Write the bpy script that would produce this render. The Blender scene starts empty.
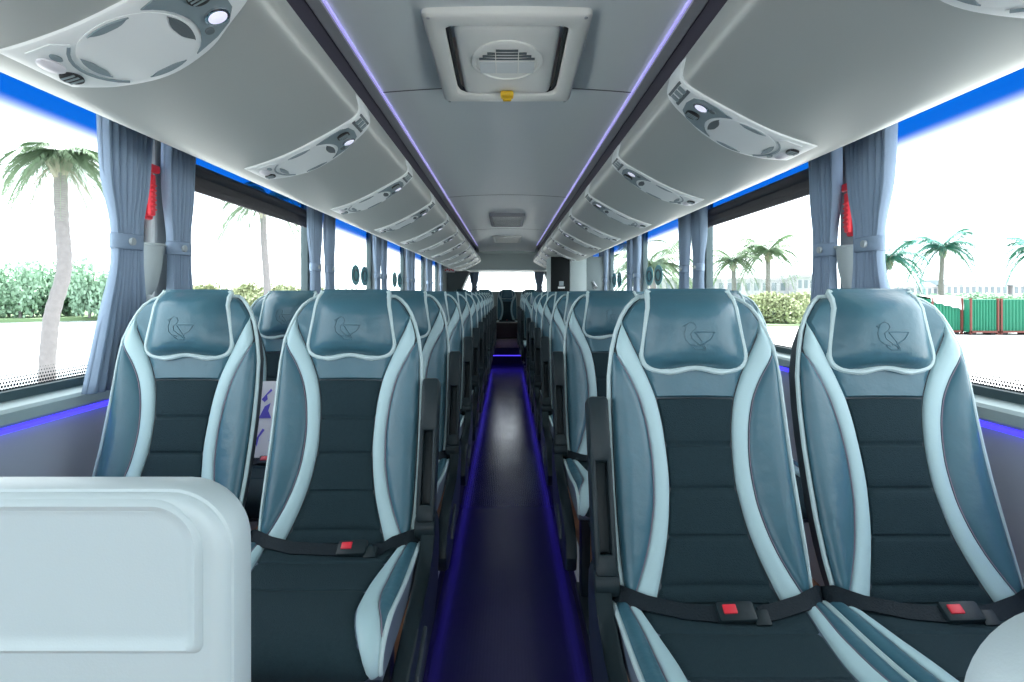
import bpy, bmesh, math, random
import numpy as np
from mathutils import Vector, Matrix
random.seed(7)
PI = math.pi
scn = bpy.context.scene
COL = scn.collection
HC = 1.27            # camera height over the aisle floor
PLAT = 0.21          # height of the seat platform
HW = 1.17            # half width at the glass

# ------------------------------------------------------------------ helpers
def link(o, parent=None):
    COL.objects.link(o)
    if parent is not None:
        o.parent = parent
    return o

def obj(name, data, mat=None, parent=None, smooth=True, loc=None, rot=None):
    """data: (verts, faces) or bmesh -> one mesh object"""
    me = bpy.data.meshes.new(name)
    if isinstance(data, bmesh.types.BMesh):
        bmesh.ops.recalc_face_normals(data, faces=data.faces[:])
        data.to_mesh(me); data.free()
    else:
        me.from_pydata([tuple(map(float, v)) for v in data[0]], [], data[1])
    if mat is not None:
        me.materials.append(mat)
    if smooth:
        for p in me.polygons:
            p.use_smooth = True
        me.set_sharp_from_angle(angle=math.radians(42))
    me.update()
    o = bpy.data.objects.new(name, me)
    link(o, parent)
    if loc: o.location = loc
    if rot: o.rotation_euler = rot
    return o

def tag(o, label=None, cat=None, group=None, kind=None):
    if label: o['label'] = label
    if cat: o['category'] = cat
    if group: o['group'] = group
    if kind: o['kind'] = kind
    return o

def thing(name, label, cat, loc=(0, 0, 0), rot=(0, 0, 0), group=None):
    o = bpy.data.objects.new(name, None)
    o.empty_display_size = 0.05
    link(o); o.location = loc; o.rotation_euler = rot
    return tag(o, label, cat, group)

def struct(name, data, mat, smooth=False):
    o = obj(name, data, mat, None, smooth)
    o['kind'] = 'structure'
    return o

def dup(root, loc, rot=None, label=None, group=None):
    r = root.copy(); link(r); r.location = loc
    if rot: r.rotation_euler = rot
    if label: r['label'] = label
    if group: r['group'] = group
    for ch in list(root.children):
        c = ch.copy(); link(c, r)
        for g in list(ch.children):
            d = g.copy(); link(d, c)
    return r

def add_box(bm, c, s, bev=0.0, M=None, seg=2):
    r = bmesh.ops.create_cube(bm, size=1.0)
    vs = r['verts']
    for v in vs:
        v.co = Vector((v.co.x * s[0] + c[0], v.co.y * s[1] + c[1], v.co.z * s[2] + c[2]))
    if bev > 0:
        es = list({e for v in vs for e in v.link_edges})
        g = bmesh.ops.bevel(bm, geom=es, offset=bev, segments=seg, affect='EDGES', profile=0.5)
        vs = list({v for f in g['faces'] for v in f.verts} | {v for v in vs if v.is_valid})
    if M is not None:
        for v in vs:
            v.co = M @ v.co
    return vs

def box(c, s, bev=0.0, M=None, seg=2):
    bm = bmesh.new(); add_box(bm, c, s, bev, M, seg); return bm

def boxes(lst, bev=0.0):
    bm = bmesh.new()
    for c, s in lst: add_box(bm, c, s, bev)
    return bm

def span(x0, x1, y0, y1, z0, z1):
    return ((x0 + x1) / 2, (y0 + y1) / 2, (z0 + z1) / 2), (abs(x1 - x0), abs(y1 - y0), abs(z1 - z0))

def add_prism(bm, pts, a0, a1, axis='x', bev=0.0, seg=2):
    """extrude a 2D outline along an axis. axis x: pts=(y,z); y: pts=(x,z); z: pts=(x,y)"""
    def mk(p, a):
        return {'x': (a, p[0], p[1]), 'y': (p[0], a, p[1]), 'z': (p[0], p[1], a)}[axis]
    A = [bm.verts.new(mk(p, a0)) for p in pts]
    B = [bm.verts.new(mk(p, a1)) for p in pts]
    n = len(pts)
    f0 = bm.faces.new(A); f1 = bm.faces.new(list(reversed(B)))
    for i in range(n):
        bm.faces.new((A[i], B[i], B[(i + 1) % n], A[(i + 1) % n]))
    if bev > 0:
        bmesh.ops.bevel(bm, geom=list(f0.edges) + list(f1.edges), offset=bev, segments=seg, affect='EDGES', profile=0.5)
    return bm

def prism(pts, a0, a1, axis='x', bev=0.0):
    return add_prism(bmesh.new(), pts, a0, a1, axis, bev)

def tube(path, r, n=8, closed=False, cap=True):
    P = [Vector(p) for p in path]
    V = []; F = []
    m = len(P)
    ref = None
    for i in range(m):
        a = P[i - 1] if (i > 0 or closed) else P[i]
        b = P[(i + 1) % m] if (i < m - 1 or closed) else P[i]
        t = (b - a).normalized()
        if ref is None:
            ref = Vector((0, 0, 1)) if abs(t.z) < 0.9 else Vector((1, 0, 0))
        u = (ref - t * ref.dot(t))
        if u.length < 1e-5: u = t.orthogonal()
        u.normalize(); ref = u
        w = t.cross(u)
        rr = r[i] if hasattr(r, '__len__') else r
        for k in range(n):
            an = 2 * PI * k / n
            V.append(P[i] + u * math.cos(an) * rr + w * math.sin(an) * rr)
    L = m if closed else m - 1
    for i in range(L):
        for k in range(n):
            i2 = (i + 1) % m
            F.append((i * n + k, i * n + (k + 1) % n, i2 * n + (k + 1) % n, i2 * n + k))
    if cap and not closed:
        F.append(tuple(reversed(range(n)))); F.append(tuple(range((m - 1) * n, m * n)))
    return V, F

def join(*vf):
    V = []; F = []
    for v, f in vf:
        k = len(V)
        V += list(v); F += [tuple(i + k for i in q) for q in f]
    return V, F

def gridf(rows):
    """rows of equal-length point lists -> verts, faces"""
    n = len(rows[0]); V = [p for r in rows for p in r]
    F = [(i * n + j, i * n + j + 1, (i + 1) * n + j + 1, (i + 1) * n + j) for i in range(len(rows) - 1) for j in range(n - 1)]
    return V, F

def loft(rows, cap=True):
    n = len(rows[0]); V = [p for r in rows for p in r]
    F = [(i * n + j, i * n + (j + 1) % n, (i + 1) * n + (j + 1) % n, (i + 1) * n + j) for i in range(len(rows) - 1) for j in range(n)]
    if cap:
        F.append(tuple(reversed(range(n)))); F.append(tuple(range((len(rows) - 1) * n, len(rows) * n)))
    return V, F

def smooth_interp(xs, ys):
    xs = list(xs); ys = list(ys); n = len(xs)
    d = [(ys[i + 1] - ys[i]) / (xs[i + 1] - xs[i]) for i in range(n - 1)]
    m = [d[0]] + [0 if d[i - 1] * d[i] <= 0 else 2 * d[i - 1] * d[i] / (d[i - 1] + d[i]) for i in range(1, n - 1)] + [d[-1]]
    def f(x):
        if x <= xs[0]: return ys[0]
        if x >= xs[-1]: return ys[-1]
        i = 0
        while x > xs[i + 1]: i += 1
        h = xs[i + 1] - xs[i]; t = (x - xs[i]) / h
        return ((1 + 2 * t) * (1 - t) ** 2 * ys[i] + t * (1 - t) ** 2 * h * m[i] + t * t * (3 - 2 * t) * ys[i + 1] + t * t * (t - 1) * h * m[i + 1])
    return f

ORD = ['zeroth', 'first', 'second', 'third', 'fourth', 'fifth', 'sixth', 'seventh', 'eighth', 'ninth', 'tenth', 'eleventh', 'twelfth', 'thirteenth']

# ------------------------------------------------------------------ materials
def mat(name, col, rough=0.5, metal=0.0, bump=0.0, bscale=60.0, var=0.0, vscale=6.0, emit=None, estr=0.0, spec=0.5, coat=0.0, trans=0.0):
    m = bpy.data.materials.new(name); m.use_nodes = True
    nt = m.node_tree; b = nt.nodes['Principled BSDF']
    b.inputs['Base Color'].default_value = (*col, 1)
    b.inputs['Roughness'].default_value = rough
    b.inputs['Metallic'].default_value = metal
    b.inputs['Specular IOR Level'].default_value = spec
    b.inputs['Coat Weight'].default_value = coat
    if emit:
        b.inputs['Emission Color'].default_value = (*emit, 1)
        b.inputs['Emission Strength'].default_value = estr
    tc = nt.nodes.new('ShaderNodeTexCoord')
    if bump:
        n = nt.nodes.new('ShaderNodeTexNoise'); n.inputs['Scale'].default_value = bscale; n.inputs['Detail'].default_value = 4
        nt.links.new(tc.outputs['Object'], n.inputs['Vector'])
        bp = nt.nodes.new('ShaderNodeBump'); bp.inputs['Strength'].default_value = bump; bp.inputs['Distance'].default_value = 0.01
        nt.links.new(n.outputs['Fac'], bp.inputs['Height']); nt.links.new(bp.outputs['Normal'], b.inputs['Normal'])
    if var:
        n2 = nt.nodes.new('ShaderNodeTexNoise'); n2.inputs['Scale'].default_value = vscale; n2.inputs['Detail'].default_value = 5
        nt.links.new(tc.outputs['Object'], n2.inputs['Vector'])
        mx = nt.nodes.new('ShaderNodeMix'); mx.data_type = 'RGBA'
        mx.inputs['A'].default_value = (*[c * (1 - var) for c in col], 1)
        mx.inputs['B'].default_value = (*[min(1, c * (1 + var)) for c in col], 1)
        nt.links.new(n2.outputs['Fac'], mx.inputs['Factor']); nt.links.new(mx.outputs['Result'], b.inputs['Base Color'])
    return m

M = {}
M['leather'] = mat('teal_grey_leather', (0.052, 0.145, 0.190), 0.29, bump=0.25, bscale=22, var=0.12, vscale=9)
M['pale'] = mat('pale_grey_leather', (0.44, 0.63, 0.66), 0.42, bump=0.12, bscale=40)
M['piping'] = mat('pale_piping', (0.52, 0.66, 0.67), 0.45)
M['fabric'] = mat('dark_seat_fabric', (0.016, 0.037, 0.046), 0.85, spec=0.25, bump=0.35, bscale=420, var=0.15, vscale=120)
M['core'] = mat('charcoal_seat_side', (0.045, 0.062, 0.075), 0.5, bump=0.1, bscale=50)
M['cushion_side'] = mat('slate_cushion_side', (0.13, 0.17, 0.23), 0.4)
M['stitch'] = mat('seam_thread', (0.30, 0.24, 0.30), 0.7)
M['emboss'] = mat('embossed_leather', (0.058, 0.140, 0.182), 0.40)
M['black'] = mat('black_plastic', (0.014, 0.026, 0.031), 0.42, bump=0.05, bscale=300, spec=0.3)
M['belt'] = mat('black_belt_webbing', (0.010, 0.018, 0.024), 0.6, bump=0.3, bscale=260, spec=0.2)
M['red'] = mat('red_button', (0.75, 0.03, 0.05), 0.4)
M['shell'] = mat('grey_seat_shell', (0.33, 0.36, 0.37), 0.5)
M['steel'] = mat('steel', (0.55, 0.57, 0.58), 0.3, metal=0.9)
M['white'] = mat('white_moulded_plastic', (0.50, 0.60, 0.61), 0.38, bump=0.04, bscale=500)
M['rack'] = mat('silver_grey_rack_trim', (0.44, 0.47, 0.45), 0.40, metal=0.25, spec=0.5)
M['plate'] = mat('pale_service_plate', (0.72, 0.77, 0.77), 0.4)
M['plate2'] = mat('grey_service_insert', (0.20, 0.26, 0.28), 0.4)
M['slot'] = mat('dark_grille_slot', (0.10, 0.125, 0.135), 0.6)
M['hole'] = mat('black_opening', (0.01, 0.012, 0.014), 0.6)
M['chrome'] = mat('chrome_ring', (0.75, 0.77, 0.8), 0.15, metal=1.0)
M['lens'] = mat('lamp_lens', (0.8, 0.8, 0.85), 0.15, emit=(0.75, 0.75, 1.0), estr=0.45)
M['ceil'] = mat('grey_ceiling_panel', (0.72, 0.79, 0.80), 0.36, metal=0.0, bump=0.02, bscale=9)
M['ceil_edge'] = mat('grey_ceiling_edge', (0.32, 0.34, 0.37), 0.5)
M['recess'] = mat('dark_purple_recess', (0.030, 0.028, 0.052), 0.7)
M['gap'] = mat('panel_joint', (0.08, 0.10, 0.11), 0.8)
M['wallp'] = mat('grey_wall_panel', (0.48, 0.52, 0.60), 0.5, bump=0.03, bscale=200)
M['walld'] = mat('dark_grey_lining', (0.17, 0.22, 0.23), 0.6)
M['pillar'] = mat('grey_pillar_trim', (0.36, 0.41, 0.43), 0.5)
M['rail'] = mat('sill_rail_aluminium', (0.45, 0.56, 0.57), 0.38, metal=0.3)
M['gasket'] = mat('dark_window_gasket', (0.05, 0.09, 0.10), 0.45)
M['blind'] = mat('dark_roller_blind', (0.055, 0.052, 0.062), 0.7, bump=0.1, bscale=80)
M['curtain'] = mat('blue_grey_curtain', (0.25, 0.34, 0.46), 0.8, bump=0.15, bscale=200)
M['hammer'] = mat('red_hammer_bracket', (0.80, 0.02, 0.04), 0.4)
M['pocket'] = mat('pale_pocket_plastic', (0.42, 0.49, 0.50), 0.5)
M['hatch'] = mat('ivory_hatch_plastic', (0.88, 0.90, 0.85), 0.42)
M['hatch_in'] = mat('beige_hatch_liner', (0.75, 0.68, 0.60), 0.6)
M['yellow'] = mat('yellow_handle', (0.85, 0.52, 0.01), 0.4)
M['wood'] = mat('brown_wood_vinyl', (0.50, 0.23, 0.12), 0.35, var=0.35, vscale=14)
M['beige'] = mat('beige_step_vinyl', (0.62, 0.48, 0.38), 0.5)
M['brown'] = mat('dark_brown_leather', (0.035, 0.022, 0.018), 0.45)
M['edge'] = mat('white_edge_trim', (0.7, 0.7, 0.74), 0.35)
M['decal'] = mat('teal_window_sticker', (0.09, 0.28, 0.30), 0.5)
M['paper'] = mat('white_printed_sheet', (0.85, 0.85, 0.88), 0.5)
M['ink'] = mat('blue_print_ink', (0.12, 0.10, 0.60), 0.6)
M['cab'] = mat('black_cabinet_panel', (0.008, 0.011, 0.012), 0.5, spec=0.15)
M['cabg'] = mat('grey_cabinet_panel', (0.36, 0.44, 0.44), 0.5)
M['blue_led'] = mat('blue_light_strip', (0.1, 0.1, 0.9), 0.4, emit=(0.07, 0.04, 1.0), estr=1.7)
M['sill_led'] = mat('blue_sill_light', (0.1, 0.1, 0.9), 0.4, emit=(0.045, 0.032, 1.0), estr=2.0)
M['lav_led'] = mat('lavender_light_strip', (0.4, 0.4, 0.9), 0.4, emit=(0.50, 0.45, 1.0), estr=0.60)
M['trunk'] = mat('palm_bark', (0.20, 0.19, 0.19), 0.9, bump=0.6, bscale=14, var=0.25, vscale=10)
M['frond'] = mat('palm_leaf', (0.19, 0.28, 0.17), 0.6, var=0.3, vscale=2)
M['frondt'] = mat('palm_leaf_blue_green', (0.06, 0.23, 0.185), 0.6, var=0.3, vscale=2)
M['dryfrond'] = mat('dry_palm_leaf', (0.36, 0.34, 0.26), 0.8, var=0.3)
M['leaf'] = mat('tree_leaf', (0.26, 0.40, 0.28), 0.7, var=0.35, vscale=3)
M['leaf2'] = mat('yellow_green_leaf', (0.30, 0.34, 0.19), 0.7, var=0.35, vscale=3)
M['grass'] = mat('grass', (0.16, 0.25, 0.12), 0.9, var=0.3, vscale=0.5)
M['concrete'] = mat('pale_concrete', (0.55, 0.55, 0.54), 0.8, var=0.12, vscale=0.15)
M['asphalt'] = mat('pale_paving', (0.5, 0.5, 0.49), 0.8)
M['bwall'] = mat('white_render', (0.42, 0.42, 0.43), 0.7)
M['bgrey'] = mat('grey_render', (0.33, 0.34, 0.36), 0.7)
M['roof'] = mat('slate_roof', (0.22, 0.27, 0.29), 0.7)
M['redroof'] = mat('red_tile_roof', (0.30, 0.12, 0.09), 0.7)
M['bglass'] = mat('dark_house_window', (0.14, 0.18, 0.2), 0.2)
M['green'] = mat('green_container_steel', (0.006, 0.15, 0.085), 0.55, var=0.1, vscale=2)
M['redpost'] = mat('rust_red_post', (0.13, 0.03, 0.022), 0.6)
M['tarp'] = mat('white_tarpaulin', (0.6, 0.6, 0.6), 0.7)

def water_mat():
    m = mat('lake_surface', (0.30, 0.34, 0.36), 0.22)
    nt = m.node_tree; b = nt.nodes['Principled BSDF']
    tc = nt.nodes.new('ShaderNodeTexCoord'); mp = nt.nodes.new('ShaderNodeMapping'); mp.inputs['Scale'].default_value = (0.9, 0.25, 1)
    n = nt.nodes.new('ShaderNodeTexNoise'); n.inputs['Scale'].default_value = 1.0; n.inputs['Detail'].default_value = 5
    bp = nt.nodes.new('ShaderNodeBump'); bp.inputs['Strength'].default_value = 0.35; bp.inputs['Distance'].default_value = 0.2
    nt.links.new(tc.outputs['Object'], mp.inputs['Vector']); nt.links.new(mp.outputs['Vector'], n.inputs['Vector'])
    nt.links.new(n.outputs['Fac'], bp.inputs['Height']); nt.links.new(bp.outputs['Normal'], b.inputs['Normal'])
    return m
M['water'] = water_mat()

def floor_mat():
    m = mat('navy_ribbed_vinyl', (0.042, 0.038, 0.115), 0.22)
    nt = m.node_tree; b = nt.nodes['Principled BSDF']
    tc = nt.nodes.new('ShaderNodeTexCoord')
    w = nt.nodes.new('ShaderNodeTexWave'); w.inputs['Scale'].default_value = 26; w.bands_direction = 'X'
    bp = nt.nodes.new('ShaderNodeBump'); bp.inputs['Strength'].default_value = 0.08; bp.inputs['Distance'].default_value = 0.002
    nt.links.new(tc.outputs['Object'], w.inputs['Vector'])
    n = nt.nodes.new('ShaderNodeTexNoise'); n.inputs['Scale'].default_value = 5; n.inputs['Detail'].default_value = 6
    nt.links.new(tc.outputs['Object'], n.inputs['Vector'])
    mr = nt.nodes.new('ShaderNodeMapRange'); mr.inputs['To Min'].default_value = 0.12; mr.inputs['To Max'].default_value = 0.26
    nt.links.new(n.outputs['Fac'], mr.inputs['Value']); nt.links.new(mr.outputs['Result'], b.inputs['Roughness'])
    nt.links.new(w.outputs['Fac'], bp.inputs['Height']); nt.links.new(bp.outputs['Normal'], b.inputs['Normal'])
    return m
M['floor'] = floor_mat()

def glass_mat(name, zfilm0, zfilm1, frit=None):
    """clear pane with a blue sun-film band at the top and a dotted frit edge at the bottom"""
    m = bpy.data.materials.new(name); m.use_nodes = True
    nt = m.node_tree; N = nt.nodes; L = nt.links; N.clear()
    out = N.new('ShaderNodeOutputMaterial')
    tr = N.new('ShaderNodeBsdfTransparent'); gl = N.new('ShaderNodeBsdfGlossy'); gl.inputs['Roughness'].default_value = 0.02
    fr = N.new('ShaderNodeFresnel'); fr.inputs['IOR'].default_value = 1.12
    tc = N.new('ShaderNodeTexCoord'); sp = N.new('ShaderNodeSeparateXYZ'); L.new(tc.outputs['Object'], sp.inputs['Vector'])
    mr = N.new('ShaderNodeMapRange'); mr.interpolation_type = 'SMOOTHSTEP'
    mr.inputs['From Min'].default_value = zfilm0; mr.inputs['From Max'].default_value = zfilm1
    L.new(sp.outputs['Z'], mr.inputs['Value'])
    mx = N.new('ShaderNodeMix'); mx.data_type = 'RGBA'
    mx.inputs['A'].default_value = (0.97, 0.99, 1.0, 1); mx.inputs['B'].default_value = (0.001, 0.042, 0.205, 1)
    L.new(mr.outputs['Result'], mx.inputs['Factor']); L.new(mx.outputs['Result'], tr.inputs['Color'])
    ms = N.new('ShaderNodeMixShader'); L.new(fr.outputs['Fac'], ms.inputs['Fac']); L.new(tr.outputs[0], ms.inputs[1]); L.new(gl.outputs[0], ms.inputs[2])
    last = ms
    if frit:
        z0, z1 = frit
        pitch = 0.0085
        def mth(op, a, b=None):
            n = N.new('ShaderNodeMath'); n.operation = op
            if isinstance(a, (int, float)): n.inputs[0].default_value = a
            else: L.new(a, n.inputs[0])
            if b is not None:
                if isinstance(b, (int, float)): n.inputs[1].default_value = b
                else: L.new(b, n.inputs[1])
            return n.outputs[0]
        def cell(s):
            return mth('SUBTRACT', mth('FRACT', mth('DIVIDE', s, pitch)), 0.5)
        row = mth('FLOOR', mth('DIVIDE', sp.outputs['Z'], pitch))
        yo = mth('ADD', sp.outputs['Y'], mth('MULTIPLY', mth('MODULO', row, 2.0), pitch / 2))
        a = cell(yo); b2 = cell(sp.outputs['Z'])
        dist = mth('SQRT', mth('ADD', mth('MULTIPLY', a, a), mth('MULTIPLY', b2, b2)))
        rad = N.new('ShaderNodeMapRange'); rad.inputs['From Min'].default_value = z0; rad.inputs['From Max'].default_value = z1
        rad.inputs['To Min'].default_value = 0.52; rad.inputs['To Max'].default_value = 0.05; L.new(sp.outputs['Z'], rad.inputs['Value'])
        dot = mth('MULTIPLY', mth('LESS_THAN', dist, rad.outputs[0]), mth('LESS_THAN', sp.outputs['Z'], z1))
        df = N.new('ShaderNodeBsdfDiffuse'); df.inputs['Color'].default_value = (0.02, 0.025, 0.03, 1)
        m2 = N.new('ShaderNodeMixShader'); L.new(dot, m2.inputs['Fac']); L.new(ms.outputs[0], m2.inputs[1]); L.new(df.outputs[0], m2.inputs[2])
        last = m2
    L.new(last.outputs[0], out.inputs['Surface'])
    return m
ZS = HC - 0.256     # sill height
M['glass'] = glass_mat('window_glass_with_blue_band', HC + 0.385, HC + 0.475, (ZS + 0.024, ZS + 0.078))
M['rearglass'] = glass_mat('rear_glass', 9.0, 9.1)

# ------------------------------------------------------------------ camera and world
cam = bpy.data.cameras.new('camera'); camo = bpy.data.objects.new('camera', cam); COL.objects.link(camo)
camo.location = (0, 0, HC); camo.rotation_euler = (PI / 2, 0, 0)
cam.sensor_width = 36; cam.sensor_fit = 'HORIZONTAL'; cam.lens = 573 / 1024 * 36
cam.shift_x = 5 / 1024; cam.shift_y = -48 / 1024
cam.clip_start = 0.03; cam.clip_end = 800
scn.camera = camo

w = bpy.data.worlds.new('overcast_sky'); scn.world = w; w.use_nodes = True
nt = w.node_tree; bg = nt.nodes['Background']
tc = nt.nodes.new('ShaderNodeTexCoord'); mp = nt.nodes.new('ShaderNodeMapping'); mp.inputs['Scale'].default_value = (1.5, 1.5, 5)
nz = nt.nodes.new('ShaderNodeTexNoise'); nz.inputs['Scale'].default_value = 2.0; nz.inputs['Detail'].default_value = 6
cr = nt.nodes.new('ShaderNodeValToRGB')
cr.color_ramp.elements[0].position = 0.35; cr.color_ramp.elements[0].color = (0.84, 0.93, 1.0, 1)
cr.color_ramp.elements[1].position = 0.65; cr.color_ramp.elements[1].color = (0.95, 0.99, 1.0, 1)
nt.links.new(tc.outputs['Generated'], mp.inputs['Vector']); nt.links.new(mp.outputs['Vector'], nz.inputs['Vector'])
nt.links.new(nz.outputs['Fac'], cr.inputs['Fac']); nt.links.new(cr.outputs['Color'], bg.inputs['Color'])
bg.inputs['Strength'].default_value = 3.6

scn.view_settings.view_transform = 'Standard'; scn.view_settings.look = 'None'
scn.view_settings.gamma = 1.0; scn.view_settings.use_curve_mapping = False
scn.view_settings.exposure = 0.15

sl = bpy.data.lights.new('sun', 'SUN'); sl.energy = 13.0; sl.angle = math.radians(4); sl.color = (1.0, .97, .92)
so_ = bpy.data.objects.new('sun', sl); COL.objects.link(so_); so_.rotation_euler = (math.radians(-22), math.radians(0), 0)
# ------------------------------------------------------------------ bus shell
Y0, Y1 = -1.9, 11.9
YSTEP = 10.35
struct('floor', boxes([span(-0.29, 0.29, Y0, YSTEP, -0.05, 0.0)]), M['floor'])
for sg, nm in ((-1, 'left'), (1, 'right')):
    xa, xb = sorted((sg * 0.285, sg * 1.2))
    struct('floor_platform_' + nm, boxes([span(xa, xb, Y0, YSTEP, -0.05, PLAT)]), M['wood'])
    struct('trim_1' if sg < 0 else 'trim_2', boxes([span(sg * 0.258, sg * 0.30, Y0, YSTEP, PLAT - 0.012, PLAT + 0.004)]), M['edge'])
    o = obj('floor_light_strip', boxes([span(sg * 0.274, sg * 0.2815, Y0, YSTEP - .02, 0.155, 0.175)]), M['blue_led'], None, False)
    tag(o, 'blue light strip along the foot of the %s seat platform' % nm, 'light strip', 'blue aisle light strips')
    # the platform side facing the aisle
    struct('baseboard_' + nm, boxes([span(sg * 0.281, sg * 0.287, Y0, YSTEP, 0.0, PLAT - 0.012)]), M['recess'])
# rear step and bench platform
struct('floor_rear', boxes([span(-1.2, 1.2, YSTEP, Y1, -0.05, 0.27)]), M['wood'])
struct('floor_rear_riser', boxes([span(-0.285, 0.285, YSTEP - 0.012, YSTEP + .01, 0.0, 0.28)]), M['recess'])
o = obj('step_light_strip', boxes([span(-0.27, 0.27, YSTEP - 0.022, YSTEP - 0.011, 0.135, 0.150)]), M['blue_led'], None, False)
tag(o, 'blue light strip across the rear step at the end of the aisle', 'light strip')
t = thing('rear_step_box', 'beige and dark brown stepped box at the far end of the aisle', 'step box', (0, 10.40, 0.27))
obj('step_tread', box((0, 0.12, 0.08), (0.50, 0.30, 0.16), 0.01), M['beige'], t)
obj('front_panel', box((0, 0.15, 0.315), (0.46, 0.2, 0.30), 0.03), M['brown'], t)

# side walls with window openings
PILL = {-1: [0.25, 1.89, 3.42, 4.97, 6.52, 8.07, 9.62], 1: [0.25, 1.90, 3.42, 4.97, 6.52, 8.07, 9.62]}
PW = 0.06
ZT = HC + 0.66
SPANS = {}
for sg in (-1, 1):
    a = Y0; SPANS[sg] = []
    for p in PILL[sg]:
        SPANS[sg].append((a + (PW if a != Y0 else 0.05), p - PW)); a = p
for sg, nm in ((-1, 'left'), (1, 'right')):
    pill = PILL[sg]; win_spans = SPANS[sg]
    bm = bmesh.new()
    X0, X1 = sg * HW, sg * (HW + 0.03)
    for s in ([span(X0, X1, Y0, Y1, -0.05, ZS)], [span(X0, X1, Y0, Y1, ZT, HC + 0.92)], [span(X0, X1, pill[-1] - PW, Y1, ZS, ZT)], [span(X0, X1, Y0, Y0 + .05, ZS, ZT)]):
        add_box(bm, *s[0])
    for p in pill[:-1]:
        add_box(bm, *span(X0, X1, p - PW, p + PW, ZS, ZT))
    struct('wall_' + nm, bm, M['walld'])
    # lower lining panel and sill rail
    struct('baseboard_%s_lining' % nm, boxes([span(sg * 1.135, sg * HW, Y0, Y1, PLAT, ZS - 0.06)]), M['wallp'])
    zr = HC
    rail = [(sg * 1.172, zr - 0.250), (sg * 1.120, zr - 0.260), (sg * 1.112, zr - 0.268), (sg * 1.110, zr - 0.292), (sg * 1.118, zr - 0.300), (sg * 1.172, zr - 0.300)]
    struct('trim_3' if sg < 0 else 'trim_4', prism(rail, Y0, pill[-1], 'y'), M['rail'])
    o = obj('sill_light_strip', boxes([span(sg * 1.120, sg * 1.134, Y0 + .02, pill[-1], zr - 0.3145, zr - 0.3035)]), M['sill_led'], None, False)
    tag(o, 'blue light strip glowing under the %s window sill rail' % nm, 'light strip', 'blue sill light strips')
    for i, p in enumerate(pill):
        struct('trim_%d' % ((10 if sg < 0 else 20) + i), prism([(p - .052, ZS), (p + .052, ZS), (p + .048, ZT), (p - .048, ZT)], sg * 1.13, sg * 1.172, 'x', 0.01), M['pillar'])
    for i, (ya, yb) in enumerate(win_spans):
        k = i + 1 + (0 if sg < 0 else 7)
        x = sg * (HW + 0.014)
        V = [(x, ya, ZS), (x, yb, ZS), (x, yb, ZT), (x, ya, ZT)]
        wo = struct('window_%d' % k, (V, [(0, 1, 2, 3) if sg < 0 else (3, 2, 1, 0)]), M['glass'])
        fr = bmesh.new(); tF = 0.022
        xi, xo = sg * (HW - 0.008), sg * (HW + 0.031)
        add_box(fr, *span(xi, xo, ya, yb, ZS - .005, ZS + 0.026)); add_box(fr, *span(xi, xo, ya, yb, ZT - 0.02, ZT))
        add_box(fr, *span(xi, xo, ya, ya + tF, ZS, ZT)); add_box(fr, *span(xi, xo, yb - tF, yb, ZS, ZT))
        obj('window_frame', fr, M['gasket'], wo, False)

# roof, ceiling
def ceil_z(x): return HC + 0.80 + 0.022 * (1 - (x / 0.5) ** 2)
YC0, YC1 = -0.6, 10.35
seams = [-0.2, 2.28, 4.78, 7.3, 9.6]
xs = np.linspace(-0.497, 0.497, 25)
V, F = gridf([[(x, y, ceil_z(x)) for x in xs] for y in (YC0, 2.0, 4.0, 6.0, 8.0, 9.5)] +
             [[(x, 9.5 + 0.85 * u, ceil_z(x) - 0.10 * u * u) for x in xs] for u in (0.3, 0.6, 0.8, 1.0)])
struct('ceiling', (V, F), M['ceil'], True)
for i, s in enumerate(seams):
    struct('trim_%d' % (30 + i), gridf([[(x, s, ceil_z(x) - 0.001) for x in xs], [(x, s + 0.006 + 0.002 * s, ceil_z(x) - 0.001) for x in xs]]), M['gap'])
struct('ceiling_roof', boxes([span(-1.25, 1.25, Y0, Y1, HC + 0.90, HC + 0.95)]), M['walld'])
for sg, nm in ((-1, 'left'), (1, 'right')):
    pts = [(.500, .795), (.502, .785), (.538, .782), (.545, .79), (.60, .70), (.61, .60), (.63, .60), (.63, .88), (.50, .88)]
    bm = prism([(sg * x, HC + z) for x, z in pts[:4] + [(.545, .88), (.5, .88)]], YC0, 10.3, 'y')
    struct('trim_5' if sg < 0 else 'trim_6', bm, M['ceil_edge'])
    bm = prism([(sg * x, HC + z) for x, z in [(.545, .785), (.575, .70), (.585, .585), (.62, .585), (.62, .88), (.545, .88)]], YC0, 10.3, 'y')
    struct('trim_7' if sg < 0 else 'trim_8', bm, M['recess'])
    o = obj('ceiling_light_strip', boxes([span(sg * 0.493, sg * 0.4995, YC0, 9.6, HC + 0.790, HC + 0.798)]), M['lav_led'], None, False)
    tag(o, 'lavender light strip along the %s edge of the ceiling panel' % nm, 'light strip', 'lavender ceiling light strips')
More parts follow.
